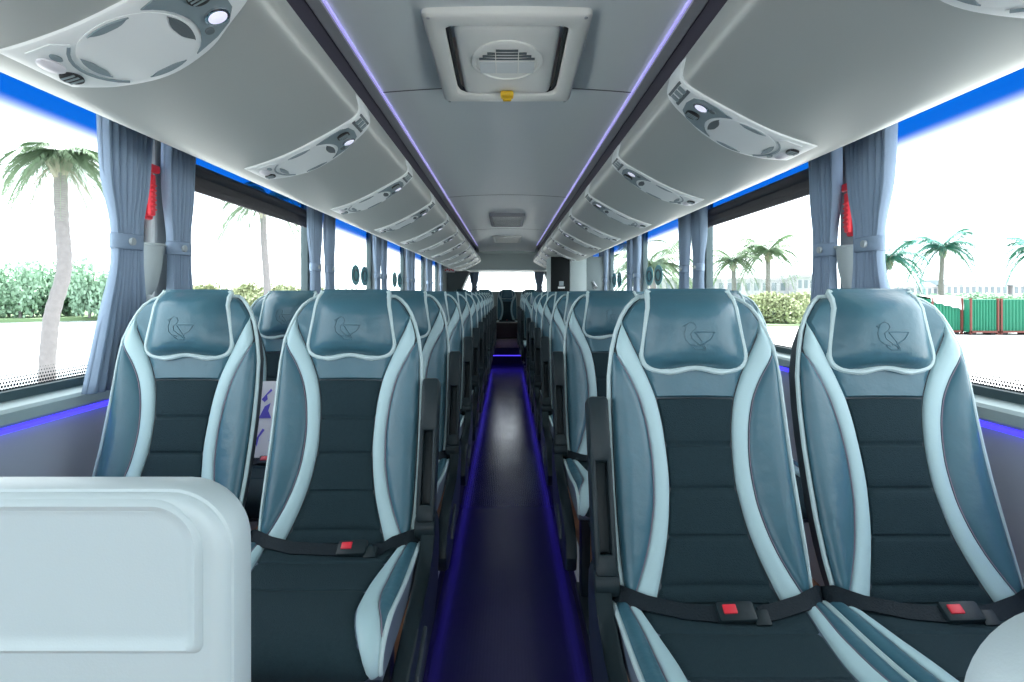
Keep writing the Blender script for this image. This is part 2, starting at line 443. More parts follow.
# rear bulkhead and rear wall
wf = bmesh.new()
for c in (span(-1.2, 1.2, Y0 - .06, Y0, -0.05, .80), span(-1.2, 1.2, Y0 - .06, Y0, 2.0, HC + .92), span(-1.2, -1.08, Y0 - .06, Y0, .80, 2.0), span(1.08, 1.2, Y0 - .06, Y0, .80, 2.0)): add_box(wf, *c)
struct('wall_front', wf, M['walld'])
struct('window_16', ([(-1.09, Y0 - .03, .8), (1.09, Y0 - .03, .8), (1.09, Y0 - .03, 2.0), (-1.09, Y0 - .03, 2.0)], [(0, 1, 2, 3)]), M['rearglass'])
struct('wall_back', boxes([span(-1.2, 1.2, 11.82, 11.9, -0.05, HC + 0.03), span(-1.2, 1.2, 11.82, 11.9, HC + 0.5, HC + 0.9),
                           span(-1.2, -0.98, 11.82, 11.9, HC, HC + 0.5), span(0.98, 1.2, 11.82, 11.9, HC, HC + 0.5)]), M['walld'])
wo = struct('window_15', ([(-1, 11.85, HC), (1, 11.85, HC), (1, 11.85, HC + .52), (-1, 11.85, HC + .52)], [(0, 1, 2, 3)]), M['rearglass'])
bk = [(10.2, .705), (10.30, .68), (10.42, .52), (10.48, .425), (11.82, .425), (11.82, .9), (10.2, .9)]
struct('wall_back_bulkhead', prism([(y, HC + z) for y, z in bk], -1.17, 1.17, 'x'), M['cabg'], True)
struct('trim_9', boxes([span(-1.1, 1.1, 10.46, 10.485, HC + .415, HC + .43)]), M['rail'])
for sg in (-1, 1):
    struct('trim_%d' % (40 + (sg > 0)), prism([(sg * 0.93, HC), (sg * 1.17, HC), (sg * 1.17, HC + .43), (sg * 0.74, HC + .43)], 11.3, 11.8, 'y'), M['walld'])

# ------------------------------------------------------------------ luggage racks and service panels
RP = [(.437, .578), (.431, .552), (.427, .526), (.440, .507), (.478, .482), (.541, .447), (.604, .414), (.666, .387), (.749, .360), (.80, .352), (.86, .377), (.95, .417), (1.05, .461), (1.165, .512)]
cum = [0.0]
for i in range(1, len(RP)):
    cum.append(cum[-1] + math.hypot(RP[i][0] - RP[i - 1][0], RP[i][1] - RP[i - 1][1]))
def catmull(vals, xs, x):
    i = 0
    while i < len(xs) - 2 and x > xs[i + 1]: i += 1
    t = (x - xs[i]) / (xs[i + 1] - xs[i])
    p1, p2 = vals[i], vals[i + 1]
    def tang(k):
        if k == 0: return (vals[1] - vals[0]) / (xs[1] - xs[0])
        if k == len(vals) - 1: return (vals[-1] - vals[-2]) / (xs[-1] - xs[-2])
        return (vals[k + 1] - vals[k - 1]) / (xs[k + 1] - xs[k - 1])
    h = xs[i + 1] - xs[i]; m1, m2 = tang(i) * h, tang(i + 1) * h
    return (2 * t ** 3 - 3 * t * t + 1) * p1 + (t ** 3 - 2 * t * t + t) * m1 + (-2 * t ** 3 + 3 * t * t) * p2 + (t ** 3 - t * t) * m2
RX = [p[0] for p in RP]; RZ = [p[1] for p in RP]
def rack_pt(s, h=0.0):
    s = max(0.0, min(cum[-1], s))
    x, z = catmull(RX, cum, s), catmull(RZ, cum, s)
    e = 0.004; a, b = max(0, s - e), min(cum[-1], s + e)
    tx, tz = catmull(RX, cum, b) - catmull(RX, cum, a), catmull(RZ, cum, b) - catmull(RZ, cum, a)
    l = math.hypot(tx, tz); nx, nz_ = tz / l, -tx / l      # inward / downward
    return x + nx * h, z + nz_ * h

RY0, RY1 = -0.55, 9.35
for sg, nm in ((-1, 'left'), (1, 'right')):
    ss = list(np.linspace(0, cum[-1], 70))
    prof = [rack_pt(s) for s in ss]
    ring = prof + [(1.166, .66), (.60, .64), (.50, .60), (.445, .59)]
    t = thing('luggage_rack', 'silver grey overhead luggage rack running along the %s side above the windows' % nm, 'luggage rack', (0, 0, 0), group='overhead luggage racks')
    rows = [[(sg * x, y, HC + z) for x, z in ring] for y in np.linspace(RY0, RY1, 12)]
    obj('rack_body', loft(rows), M['rack'], t)
    rows = []
    for u, k in ((0, 1.0), (.06, .985), (.10, .9), (.12, .7)):
        rows.append([(sg * (.85 + (x - .85) * k), RY1 + u, HC + .5 + (z - .5) * k) for x, z in ring])
    obj('end_cap', loft(rows), M['rack'], t)

wid = smooth_interp([0, .05, .12, .20, .275, .36, .432], [.115, .122, .155, .200, .213, .190, .135])
SE = 0.432
def make_panel(sg, label):
    """a service panel in local coordinates: y from 0, rack cross-section in x/z"""
    t = thing('service_panel', label, 'service panel', (0, 0, 0), group='service panels under the luggage racks')
    def P(s, y, h):
        x, z = rack_pt(s, h); return (sg * x, y, z)
    ss = np.linspace(0.0, SE, 34)
    rows = []
    for i, s in enumerate(ss):
        W = wid(s); e = (-0.003 if i in (0, len(ss) - 1) else 0.006)
        row = []
        for yy, h in ((0, -.003), (0.002, .004), (0.006, .0065), (.02, .007), (.5 * W, .007), (W - .02, .007), (W - .006, .0065), (W - .002, .004), (W, -.003)):
            row.append(P(s, yy, h if e > 0 else -0.003))
        rows.append(row)
    obj('face_plate', gridf(rows), M['plate'], t)
    def poly(name, pts, h0, h1, m, parent=t):
        bm = bmesh.new()
        A = [bm.verts.new(P(s, y, h1)) for s, y in pts]; B = [bm.verts.new(P(s, y, h0)) for s, y in pts]
        n = len(pts)
        f = bm.faces.new(A)
        for i in range(n): bm.faces.new((A[i], B[i], B[(i + 1) % n], A[(i + 1) % n]))
        bmesh.ops.triangulate(bm, faces=[f])
        return obj(name, bm, m, parent, False)
    def disc(name, sc, yc, rs, ry, h0, h1, m, dome=0.0, parent=t, n=24):
        rows = []
        for r, h in ((1.0, h0), (1.0, h1 - .0005), (.94, h1), (.7, h1 + dome * .5), (.4, h1 + dome * .85), (.02, h1 + dome)):
            rows.append([P(sc + rs * r * math.sin(2 * PI * k / n), yc + ry * r * math.cos(2 * PI * k / n), h) for k in range(n)])
        return obj(name, loft(rows, True), m, parent)
    flip = (lambda y, s: y) if sg < 0 else (lambda y, s: wid(s) - y)
    # row-number plate just under the lip
    poly('number_plate', [(.058, .012), (.058, .105), (.092, .110), (.092, .012)], .006, .0085, M['slot'])
    for k in range(3):
        poly('seat_symbol', [(.065, .022 + k * .028), (.065, .040 + k * .028), (.085, .040 + k * .028), (.085, .022 + k * .028)], .008, .0095, M['plate2'])
    # grey teardrop insert holding lamp and nozzle
    cs, cy = 0.272, 0.104
    def arc(r, a0, a1, n=10):
        return [(cs + r * math.cos(a), cy + r * math.sin(a)) for a in np.linspace(a0, a1, n)]
    ins = arc(.098, PI - .95, PI + .95, 12)
    ins = [(s, y) for s, y in ins] + [(.165, .012), (.130, .012), (.108, .030), (.102, .07), (.108, .118), (.130, .148), (.165, .168)]
    poly('control_insert', ins, .006, .009, M['plate2'])
    disc('reading_lamp', .138, flip(.118, .138), .021, .021, .008, .013, M['chrome'])
    lamp = [c for c in t.children if c.name.startswith('reading_lamp')][0]
    disc('lamp_lens', .138, flip(.118, .138), .016, .016, .012, .0135, M['lens'], .004, lamp)
    disc('air_nozzle', .136, flip(.055, .136), .019, .019, .008, .014, M['hole'])
    noz = [c for c in t.children if c.name.startswith('air_nozzle')][0]
    for q in (-.008, 0.0, .008):
        poly('nozzle_fin', [(.121, flip(.055, .136) + q - .0015), (.121, flip(.055, .136) + q + .0015), (.151, flip(.055, .136) + q + .0015), (.151, flip(.055, .136) + q - .0015)], .012, .0155, M['plate2'], noz)
    disc('call_button', .166, flip(.142, .16), .008, .008, .008, .012, M['slot'])
    # speaker disc with arc slots
    disc('speaker_cover', cs, cy, .090, .090, .005, .0085, M['plate'], .002, n=40)
    sp = [c for c in t.children if c.name.startswith('speaker_cover')][0]
    def crescent(name, ac, half, r0, r1, m, bulge=.0):
        a = arc(r1, ac - half, ac + half, 12); b = [(cs + (r1 - (r1 - r0) * (1 - abs(2 * i / 11 - 1) ** 3)) * math.cos(an), cy + (r1 - (r1 - r0) * (1 - abs(2 * i / 11 - 1) ** 3)) * math.sin(an)) for i, an in enumerate(np.linspace(ac + half - .03, ac - half + .03, 12))]
        if bulge:
            b = [(cs + (r0 + bulge * (1 - abs(2 * i / 11 - 1) ** 2) * -1) * math.cos(an), cy + (r0 + bulge * (1 - abs(2 * i / 11 - 1) ** 2) * -1) * math.sin(an)) for i, an in enumerate(np.linspace(ac + half, ac - half, 12))]
        poly(name, a + b, .0075, .0108, m, sp)
    crescent('speaker_slot', PI, .50, .066, .087, M['slot'])
    crescent('speaker_slot', -PI / 2, .42, .072, .086, M['plate2'])
    crescent('speaker_slot', PI / 2, .42, .072, .086, M['plate2'])
    crescent('speaker_slot', 0, .46, .072, .086, M['plate2'])
    # outer insert with lens, button and nozzle
    oi = arc(.098, .85, -.85, 10) + [(.355, .012), (.395, .014), (.405, .06), (.402, .118), (.375, .165)]
    poly('outer_insert', oi, .006, .0088, M['plate2'] if False else M['plate'])
    poly('insert_rim', arc(.102, .8, -.8, 10) + arc(.097, -.8, .8, 10), .007, .0095, M['plate2'])
    disc('outer_lamp', .392, flip(.060, .39), .013, .026, .008, .012, M['edge'], .005)
    disc('outer_button', .372, flip(.045, .372), .006, .012, .008, .011, M['plate2'])
    disc('outer_nozzle', .396, flip(.108, .39), .014, .022, .008, .012, M['hole'])
    noz = [c for c in t.children if c.name.startswith('outer_nozzle')][0]
    for q in (-.010, 0.0, .010):
        yc = flip(.108, .39) + q
        poly('nozzle_fin', [(.385, yc - .002), (.385, yc + .002), (.407, yc + .002), (.407, yc - .002)], .011, .0135, M['plate2'], noz)
    return t

for sg, nm, ys in ((-1, 'left', .845), (1, 'right', .59)):
    proto = None
    for k in range(11):
        y = ys + .8 * k
        if y > RY1 - .2: break
        where = 'nearest the camera' if k == 0 else '%s from front' % ORD[k + 1]
        lab = 'pale service panel with lamp and air nozzle under %s luggage rack, %s' % (nm, where)
        if proto is None:
            proto = make_panel(sg, lab); proto.location = (0, y, HC)
        else:
            dup(proto, (0, y, HC), label=lab)

# ------------------------------------------------------------------ seats
ZTOP = 1.056; ZJ = 0.450; DB = ZTOP - ZJ
wS = smooth_interp([0, .008, .02, .04, .07, .11, .16, .25, .36, .46, .55, .606], [.090, .116, .136, .154, .170, .184, .194, .198, .199, .199, .196, .189])
inS = smooth_interp([.05, .08, .11, .15, .20, .235, .30, .38, .45, .50, .55, .606], [.167, .157, .142, .122, .100, .088, .077, .073, .080, .091, .108, .131])
outS = smooth_interp([.05, .12, .15, .19, .235, .30, .36, .42, .47, .52, .56, .606], [.30, .187, .168, .145, .126, .112, .107, .110, .120, .137, .157, .184])
def base_y(d):
    y = 0.168 * (1 - max(0.0, d / DB) ** 1.8)
    if d < .035: y += .03 * ((.035 - d) / .035) ** 2
    return y
def S(u, d, off=0.0):
    W = wS(d); r = min(1.0, abs(u) / W)
    g = min(1, d / .12)
    y = base_y(d) - .024 * g * r ** 2.2
    if r > .86: y += .020 * ((r - .86) / .14) ** 2
    # offset along an approximate normal
    k = max(0, (r - .7) / .3) * .5 * (1 if u > 0 else -1)
    n = Vector((k, -.95, .28)).normalized() * off
    return (u + n.x, y + n.y, ZTOP - d + n.z)
TP = [0, .03, .10, .25, .5, .75, .90, .97, 1.0]
OFFP = [-.007, .0015, .0052, .0072, .0085, .0072, .0052, .0015, -.007]
def back_patch(fa, fb, d0, d1, n, endsoft=True, seams=()):
    ds = [d0 + (d1 - d0) * i / n for i in range(n + 1)]
    ds += [d0 + .004, d1 - .004]
    for s in seams: ds += [s - .006, s - .002, s, s + .002, s + .006]
    ds = sorted(set(ds)); rows = []
    for d in ds:
        a, b = fa(d), fb(d)
        e = 1.0
        if endsoft and (d == d0 or d == d1): e = -1
        dip = 0.0
        for s in seams:
            if abs(d - s) < .0065: dip = max(dip, (.0045 if abs(d - s) < .0025 else .0008))
        wide = min(1.0, abs(b - a) / .03)
        rows.append([S(a + (b - a) * t, d, (o * (wide if o > 0 else 1) - dip) if e > 0 else -.007) for t, o in zip(TP, OFFP)])
    return gridf(rows)

# cushion path (y,z) from the back to the front underside
CP = [(.035, .442), (0, .448), (-.06, .450), (-.14, .451), (-.23, .456), (-.31, .466), (-.36, .470), (-.40, .466), (-.424, .456), (-.436, .441), (-.438, .425), (-.430, .412)]
ccum = [0.0]
for i in range(1, len(CP)): ccum.append(ccum[-1] + math.hypot(CP[i][0] - CP[i - 1][0], CP[i][1] - CP[i - 1][1]))
CL = ccum[-1]; CW = 0.214
CY = [p[0] for p in CP]; CZ = [p[1] for p in CP]
def cush(u, t, off=0.0, W=CW):
    s = t * CL
    y, z = catmull(CY, ccum, s), catmull(CZ, ccum, s)
    e = .004; a, b = max(0, s - e), min(CL, s + e)
    ty, tz = catmull(CY, ccum, b) - catmull(CY, ccum, a), catmull(CZ, ccum, b) - catmull(CZ, ccum, a)
    l = math.hypot(ty, tz); ny, nz_ = tz / l, -ty / l
    r = min(1, abs(u) / W); rise = .016 * r ** 2.5 * (1 - max(0, (t - .72) / .28))
    if r > .88: rise -= .012 * ((r - .88) / .12) ** 2
    k = off + rise
    return (u, y + ny * k, z + nz_ * k)
cin = smooth_interp([0, .12, .3, .5, .68, .78, .88, 1.0], [.172, .166, .152, .140, .143, .153, .172, .203])
cout = smooth_interp([0, .12, .35, .55, .70, .80, .90, 1.0], [.190, .186, .177, .176, .187, .203, .2135, .2139])
def cush_patch(fa, fb, t0, t1, n, seams=()):
    ts = [t0 + (t1 - t0) * i / n for i in range(n + 1)] + [t0 + .006, t1 - .006]
    for s in seams: ts += [s - .01, s - .003, s, s + .003, s + .01]
    ts = sorted(set(ts)); rows = []
    for t in ts:
        a, b = fa(t), fb(t); dip = 0
        for s in seams:
            if abs(t - s) < .011: dip = max(dip, .004 if abs(t - s) < .004 else .0008)
        wide = min(1.0, abs(b - a) / .03)
        e = t in (t0, t1)
        rows.append([cush(a + (b - a) * q, t, -.006 if e else (o * .8 * (wide if o > 0 else 1) - dip)) for q, o in zip(TP, OFFP)])
    return gridf(rows)

# headrest
hw = smooth_interp([0, .012, .04, .08, .124, .148, .163, .174, .180, .183], [.090, .097, .101, .1085, .1165, .1195, .1155, .105, .086, .060])
HH = .183
def head_pt(a, h, off=0.0, back=False):
    """a in -1..1 across, h = distance below the headrest top"""
    W = hw(h)
    sag = .005 * (1 + math.cos(PI * a)) * max(0, (h - .130) / .053)   # lower edge lifted at the middle
    z = ZTOP + .014 - h + sag
    tl = base_y(max(0.0, h - .012)) - .004
    prof = (1 - abs(2 * min(1, max(0, h / HH)) - 1) ** 3.2) * .6 + .4 * min(1, h / .03 + .1) * min(1, (HH - h) / .02)
    th = .006 + .048 * max(0, prof) * (1 - abs(a) ** 3.2)
    if back: return (a * W, tl + .012, z)
    return (a * W, tl - th - off, z)
AA = [-1, -.97, -.9, -.78, -.6, -.4, -.2, 0, .2, .4, .6, .78, .9, .97, 1]
HHs = [0, .004, .012, .025, .045, .07, .095, .115, .135, .149, .158, .166, .173, .178, .181, .183]
def headrest_mesh():
    front = [[head_pt(a, h) for a in AA] for h in HHs]
    rows = [f + [head_pt(a, h, 0, True) for a in reversed(AA)] for f, h in zip(front, HHs)]
    return loft(rows)
def headrest_piping():
    pts = [head_pt(-1, h, -.002) for h in HHs[1:-1]] + [head_pt(a, HH, .004) for a in (-1, -.75, -.5, -.25, 0, .25, .5, .75, 1)] + [head_pt(1, h, -.002) for h in reversed(HHs[1:-1])]
    return tube(pts, .0070, 8)
def emblem_mesh():
    parts = []
    def P(x, z):   # x,z in metres about the headrest centre
        h = .104 - z
        return head_pt(x / hw(h), h, -.0002)
    def stroke(pts, closed=False, r=.0011):
        dense = []
        for i in range(len(pts) - (0 if closed else 1)):
            p, q = pts[i], pts[(i + 1) % len(pts)]
            for k in range(3): dense.append((p[0] + (q[0] - p[0]) * k / 3, p[1] + (q[1] - p[1]) * k / 3))
        if not closed: dense.append(pts[-1])
        parts.append(tube([P(p[0] * 1.35, p[1] * 1.35 + .002) for p in dense], r * 1.2, 5, closed))
    cx, cz = -.014, .016
    # head, beak and breast
    stroke([(-.0235, .012), (-.0205, .019), (-.014, .0225), (-.0075, .020), (-.005, .014), (-.008, .009)], r=.0011)
    stroke([(-.0205, .018), (-.0265, .0155), (-.0225, .0125)])
    stroke([(-.0225, .0125), (-.0255, .004), (-.0235, -.006), (-.0165, -.013), (-.006, -.0155)])
    # wing cup
    stroke([(-.008, .009), (-.0145, .004), (-.013, -.004), (-.006, -.009), (.003, -.0155)])
    stroke([(-.008, .006), (.026, .006), (.018, -.005), (.008, -.011), (-.003, -.014)])
    stroke([(-.008, .006), (.003, -.008), (.010, -.0195)])
    stroke([(-.013, -.0155), (-.004, -.0225), (.010, -.0225), (.003, -.0145)])
    V, F = join(*parts)
    # lettering under the bird
    for body, size, z0 in (('PATSORNCHAI', .0105, -.0415), ('TOUR', .007, -.0515)):
        cu = bpy.data.curves.new('t', 'FONT'); cu.body = body; cu.size = size; cu.align_x = 'CENTER'
        cu.resolution_u = 1; cu.space_character = 1.15
        to = bpy.data.objects.new('t', cu); COL.objects.link(to)
        bpy.context.view_layer.update()
        me = bpy.data.meshes.new_from_object(to.evaluated_get(bpy.context.evaluated_depsgraph_get()))
        k = len(V)
        for v in me.vertices:
            h = .104 - (z0 + v.co.y)
            V.append(head_pt(v.co.x / hw(h), h, .0008))
        F += [tuple(i + k for i in p.vertices) for p in me.polygons]
        bpy.data.objects.remove(to); bpy.data.curves.remove(cu); bpy.data.meshes.remove(me)
    return V, F

def make_seat(kind):
    """kind: 0 window/middle seat, -1 aisle edge at local -x, +1 aisle edge at local +x"""
    t = thing('coach_seat', 'seat', 'seat')
    # backrest core: closed volume behind the upholstery
    ds = [0, .006, .015, .03, .05, .08, .12, .18, .25, .32, .39, .46, .53, .58, .60, .612]
    rows = []
    for d in ds:
        W = wS(d); fr = [S(u * W, d, -.004) for u in np.linspace(-1, 1, 15)]
        th = .030 + .06 * min(1, d / .15) + .02 * d
        rows.append(fr + [(u * W * .93, base_y(d) + th * (1 - .35 * abs(u) ** 3), ZTOP - d) for u in np.linspace(1, -1, 9)])
    obj('backrest', loft(rows), M['core'], t)
    zero = lambda d: 0.0
    iw = lambda d: min(inS(d), wS(d) - .002) if d > .05 else wS(d) - .004
    ow = lambda d: max(iw(d) + .0005, min(outS(d), wS(d) - .006))
    ew = lambda d: max(ow(d) + .0003, wS(d) - .004)
    up = obj('upper_panel', back_patch(lambda d: -iw(d), iw, .006, .226, 16), M['leather'], t)
    obj('centre_panel', back_patch(lambda d: -iw(d), iw, .226, .604, 26, True, (.322, .408, .494, .575)), M['fabric'], t)
    for s in (-1, 1):
        st = obj('back_stripe', back_patch(lambda d: s * iw(d), lambda d: s * ow(d), .052, .604, 34), M['pale'], t)
        obj('back_bolster', back_patch(lambda d: s * ow(d), lambda d: s * ew(d), .125, .604, 30), M['leather'], t)
        sm = [S(s * (ow(d) + .0015), d, .0022) for d in np.linspace(.135, .60, 40)]
        obj('seam', tube(sm, .0011, 4), M['stitch'], st)
    out = [S(-wS(d), d, .002) for d in reversed(ds[1:-1])] + [S(u * wS(0.004), 0.004, .003) for u in (-.8, -.4, 0, .4, .8)] + [S(wS(d), d, .002) for d in ds[1:-1]]
    obj('back_piping', tube(out, .0052, 7), M['piping'], t)
    hr = obj('headrest', headrest_mesh(), M['leather'], t)
    obj('headrest_piping', headrest_piping(), M['piping'], hr)
    obj('bird_emblem', emblem_mesh(), M['emboss'], hr, False)
    # hard shell on the rear with a net pocket
    rows = []
    for d in (.07, .075, .12, .25, .4, .55, .60):
        th = .032 + .06 * min(1, d / .15) + .02 * d
        e = .0 if d in (.07, .60) else .012
        rows.append([(u * wS(d) * .9, base_y(d) + th * (1 - .35 * abs(u) ** 3) + e * (1 - abs(u) ** 6), ZTOP - d) for u in np.linspace(-1, 1, 11)])
    sh = obj('back_shell', gridf(rows), M['shell'], t)
    rows = []
    for d in (.36, .365, .45, .54, .545):
        th = .05 + .06 + .02 * d
        rows.append([(u * .15, base_y(d) + th * (1 - .2 * abs(u) ** 3) + (.004 if d in (.36, .545) else .018) * (1 - abs(u) ** 8), ZTOP - d) for u in np.linspace(-1, 1, 9)])
    obj('magazine_pocket', gridf(rows), M['core'], sh)
    # cushion
    ts = np.linspace(0, 1, 26); rows = []
    for q in ts:
        top = [cush(u * CW, q, -.004) for u in np.linspace(-1, 1, 11)]
        zb = .400; y = top[0][1]
        rows.append(top + [(CW, min(y, .03) if q < .9 else y + .01, zb), (0, min(y, .03) if q < .9 else y + .01, zb - .01), (-CW, min(y, .03) if q < .9 else y + .01, zb)])
    obj('cushion', loft(rows), M['cushion_side'], t)
    ic = lambda q: cin(q); oc = lambda q: max(cin(q) + .0004, cout(q)); ec = lambda q: max(oc(q) + .0003, CW - .002)
    obj('cushion_centre', cush_patch(lambda q: -ic(q), ic, .03, .995, 30, (.27, .52)), M['fabric'], t)
    for s in (-1, 1):
        cs_ = obj('cushion_stripe', cush_patch(lambda q: s * ic(q), lambda q: s * oc(q), .04, .985, 34), M['pale'], t)
        obj('cushion_bolster', cush_patch(lambda q: s * oc(q), lambda q: s * ec(q), .04, .90, 28), M['leather'], t)
        obj('seam', tube([cush(s * (oc(q) + .001), q, .002) for q in np.linspace(.06, .88, 26)], .0011, 4), M['stitch'], cs_)
        obj('cushion_piping', tube([cush(s * CW, q, .002) for q in np.linspace(.03, .985, 36)], .0052, 7), M['piping'], t)
    # seat belt
    def ribbon(path, wv, th=.0016):
        rows = []
        for (p, wd) in path:
            p = Vector(p); wd = Vector(wd); n = Vector((0, -wd.z, wd.y)).normalized() * th
            rows.append([p - wd + n, p + wd + n, p + wd - n, p - wd - n])
        return loft(rows)
    wd = lambda k: (0, .013 * k, .008 * k)
    bx = .062 if kind == 1 else .010
    L = ribbon([((-.222, .012, 0.461), (0, .006, .016)), ((-.20, -.012, 0.474), (0, .010, .016)), ((-.15, -.035, 0.472), wd(1)), ((-.09, -.052, 0.467), wd(1)), ((bx - .034, -.064, 0.467), wd(.95))], 1)
    R = ribbon([((.222, .012, 0.461), (0, .006, .016)), ((.20, -.012, 0.474), (0, .010, .016)), ((.15, -.035, 0.472), wd(1)), ((max(.09, bx + .07), -.054, 0.467), wd(1)), ((bx + .046, -.062, 0.466), wd(.95))], 1)
    be = obj('seat_belt', join(L, R), M['belt'], t)
    Mx = Matrix.Translation((bx, -.064, .471)) @ Matrix.Rotation(math.radians(34), 4, 'X') @ Matrix.Rotation(math.radians(-4), 4, 'Y')
    bk = obj('buckle', box((0, 0, 0), (.072, .037, .018), .006, Mx), M['black'], be)
    obj('buckle_tongue', box((.046, -.010, -.002), (.03, .028, .006), .002, Mx), M['black'], be)
    obj('red_button', box((-.012, .002, .009), (.026, .017, .006), .002, Mx), M['red'], be)
    # pedestal
    for s in (-1, 1):
        lg = bmesh.new()
        add_box(lg, (s * .15, -.10, .18), (.035, .05, .36), .006); add_box(lg, (s * .15, -.20, .012), (.05, .36, .024), .006)
        add_box(lg, (s * .15, -.22, .362), (.04, .40, .03), .005)
        obj('leg', lg, M['black'], t)
    if kind:
        s = kind
        pan = [(.085, .44), (.075, .49), (.045, .52), (.01, .505), (-.04, .45), (-.12, .415), (-.26, .40), (-.36, .385), (-.42, .35), (-.44, .30), (-.42, .255), (-.37, .235), (-.30, .245), (-.20, .27), (-.02, .28), (.06, .33)]
        xa, xb = sorted((s * .220, s * .254))
        sp = obj('side_panel', prism(pan, xa, xb, 'x', .007), M['black'], t)
        xa, xb = sorted((s * .252, s * .262))
        obj('recline_lever', prism([(-.20, .33), (-.19, .365), (-.30, .335), (-.31, .30)], xa, xb, 'x', .003), M['core'], sp)
        # folded-up armrest following the slope of the back
        ang = .34
        Mx = Matrix.Translation((s * .228, .010, .492)) @ Matrix.Rotation(-ang, 4, 'X')
        bm = bmesh.new(); Wd = .046
        add_box(bm, (0, 0, .292), (Wd, .060, .135), .009, Mx)
        add_box(bm, (0, .016, .135), (Wd, .028, .22), .006, Mx)
        for q in (-1, 1): add_box(bm, (q * .0175, -.002, .14), (.011, .052, .23), .004, Mx)
        add_box(bm, (0, 0, .03), (Wd, .056, .04), .006, Mx)
        ar = obj('armrest', bm, M['black'], t)
        n = 20; rows = []
        for x, r in ((-.026, .024), (-.024, .030), (.024, .030), (.026, .024)):
            rows.append([Mx @ Vector((x, .006 + r * math.cos(2 * PI * k / n), r * math.sin(2 * PI * k / n))) for k in range(n)])
        obj('hinge', loft(rows), M['black'], ar)
    return t

protos = {}
def seat(kind, x, ytop, z, label):
    loc = (x, ytop - .19, z)
    if kind not in protos:
        protos[kind] = make_seat(kind); o = protos[kind]; o.location = loc
    else:
        o = dup(protos[kind], loc)
    o.scale = (.955, 1, 1)
    o['label'] = label; o['group'] = 'coach seats in rows either side of the aisle'
    return o
XAW = {-1: (.416, .850), 1: (.412, .827)}
left_rows = [1.575] + [2.27 + .74 * k for k in range(11)]
right_rows = [1.31] + [2.27 + .74 * k for k in (0, 1, 2, 3, 4, 7, 8, 9, 10)]
for rows, sg, nm in ((left_rows, -1, 'left'), (right_rows, 1, 'right')):
    XA, XW = XAW[sg]
    for i, y in enumerate(rows):
        r = 'front row' if i == 0 else '%s row' % ORD[i + 1]
        seat(-sg, sg * XA, y, PLAT, 'teal and pale striped seat by the aisle, %s on the %s' % (r, nm))
        seat(0, sg * XW, y, PLAT, 'teal and pale striped seat by the window, %s on the %s' % (r, nm))
for x, nm in ((-.90, 'far left of the rear bench row'), (-.45, 'left of the middle in the rear bench row'), (0, 'in the middle of the rear row facing down the aisle'),
              (.45, 'right of the middle in the rear bench row'), (.90, 'far right of the rear bench row')):
    seat(0, x, 11.3, .27, 'teal and pale striped seat %s' % nm)

# printed sheet on a second-row window seat
t = thing('printed_sheet', 'white sheet with blue print seen in the gap between the left front seats', 'sheet', (-XAW[-1][1], 2.27 - .19, PLAT))
rows = [[S(u, d, .016) for u in np.linspace(-.13, .18, 11)] for d in np.linspace(.335, .595, 9)]
o = obj('sheet', gridf(rows), M['paper'], t)
def blob(pts, name='blue_print'):
    bm = bmesh.new(); f = bm.faces.new([bm.verts.new(S(u, d, .0185)) for u, d in pts]); bmesh.ops.triangulate(bm, faces=[f])
    obj(name, bm, M['ink'], o, False)
for k in range(6):
    u0 = -.12 + .05 * k
    blob([(u0, .40), (u0 + .03, .362), (u0 + .035, .37), (u0 + .018, .385), (u0 + .022, .40), (u0 + .012, .41)])
    blob([(u0, .465), (u0 + .015, .425), (u0 + .035, .413), (u0 + .03, .44), (u0 + .045, .465)])
    blob([(u0, .54), (u0 + .02, .50), (u0 + .028, .505), (u0 + .012, .53), (u0 + .01, .56)])

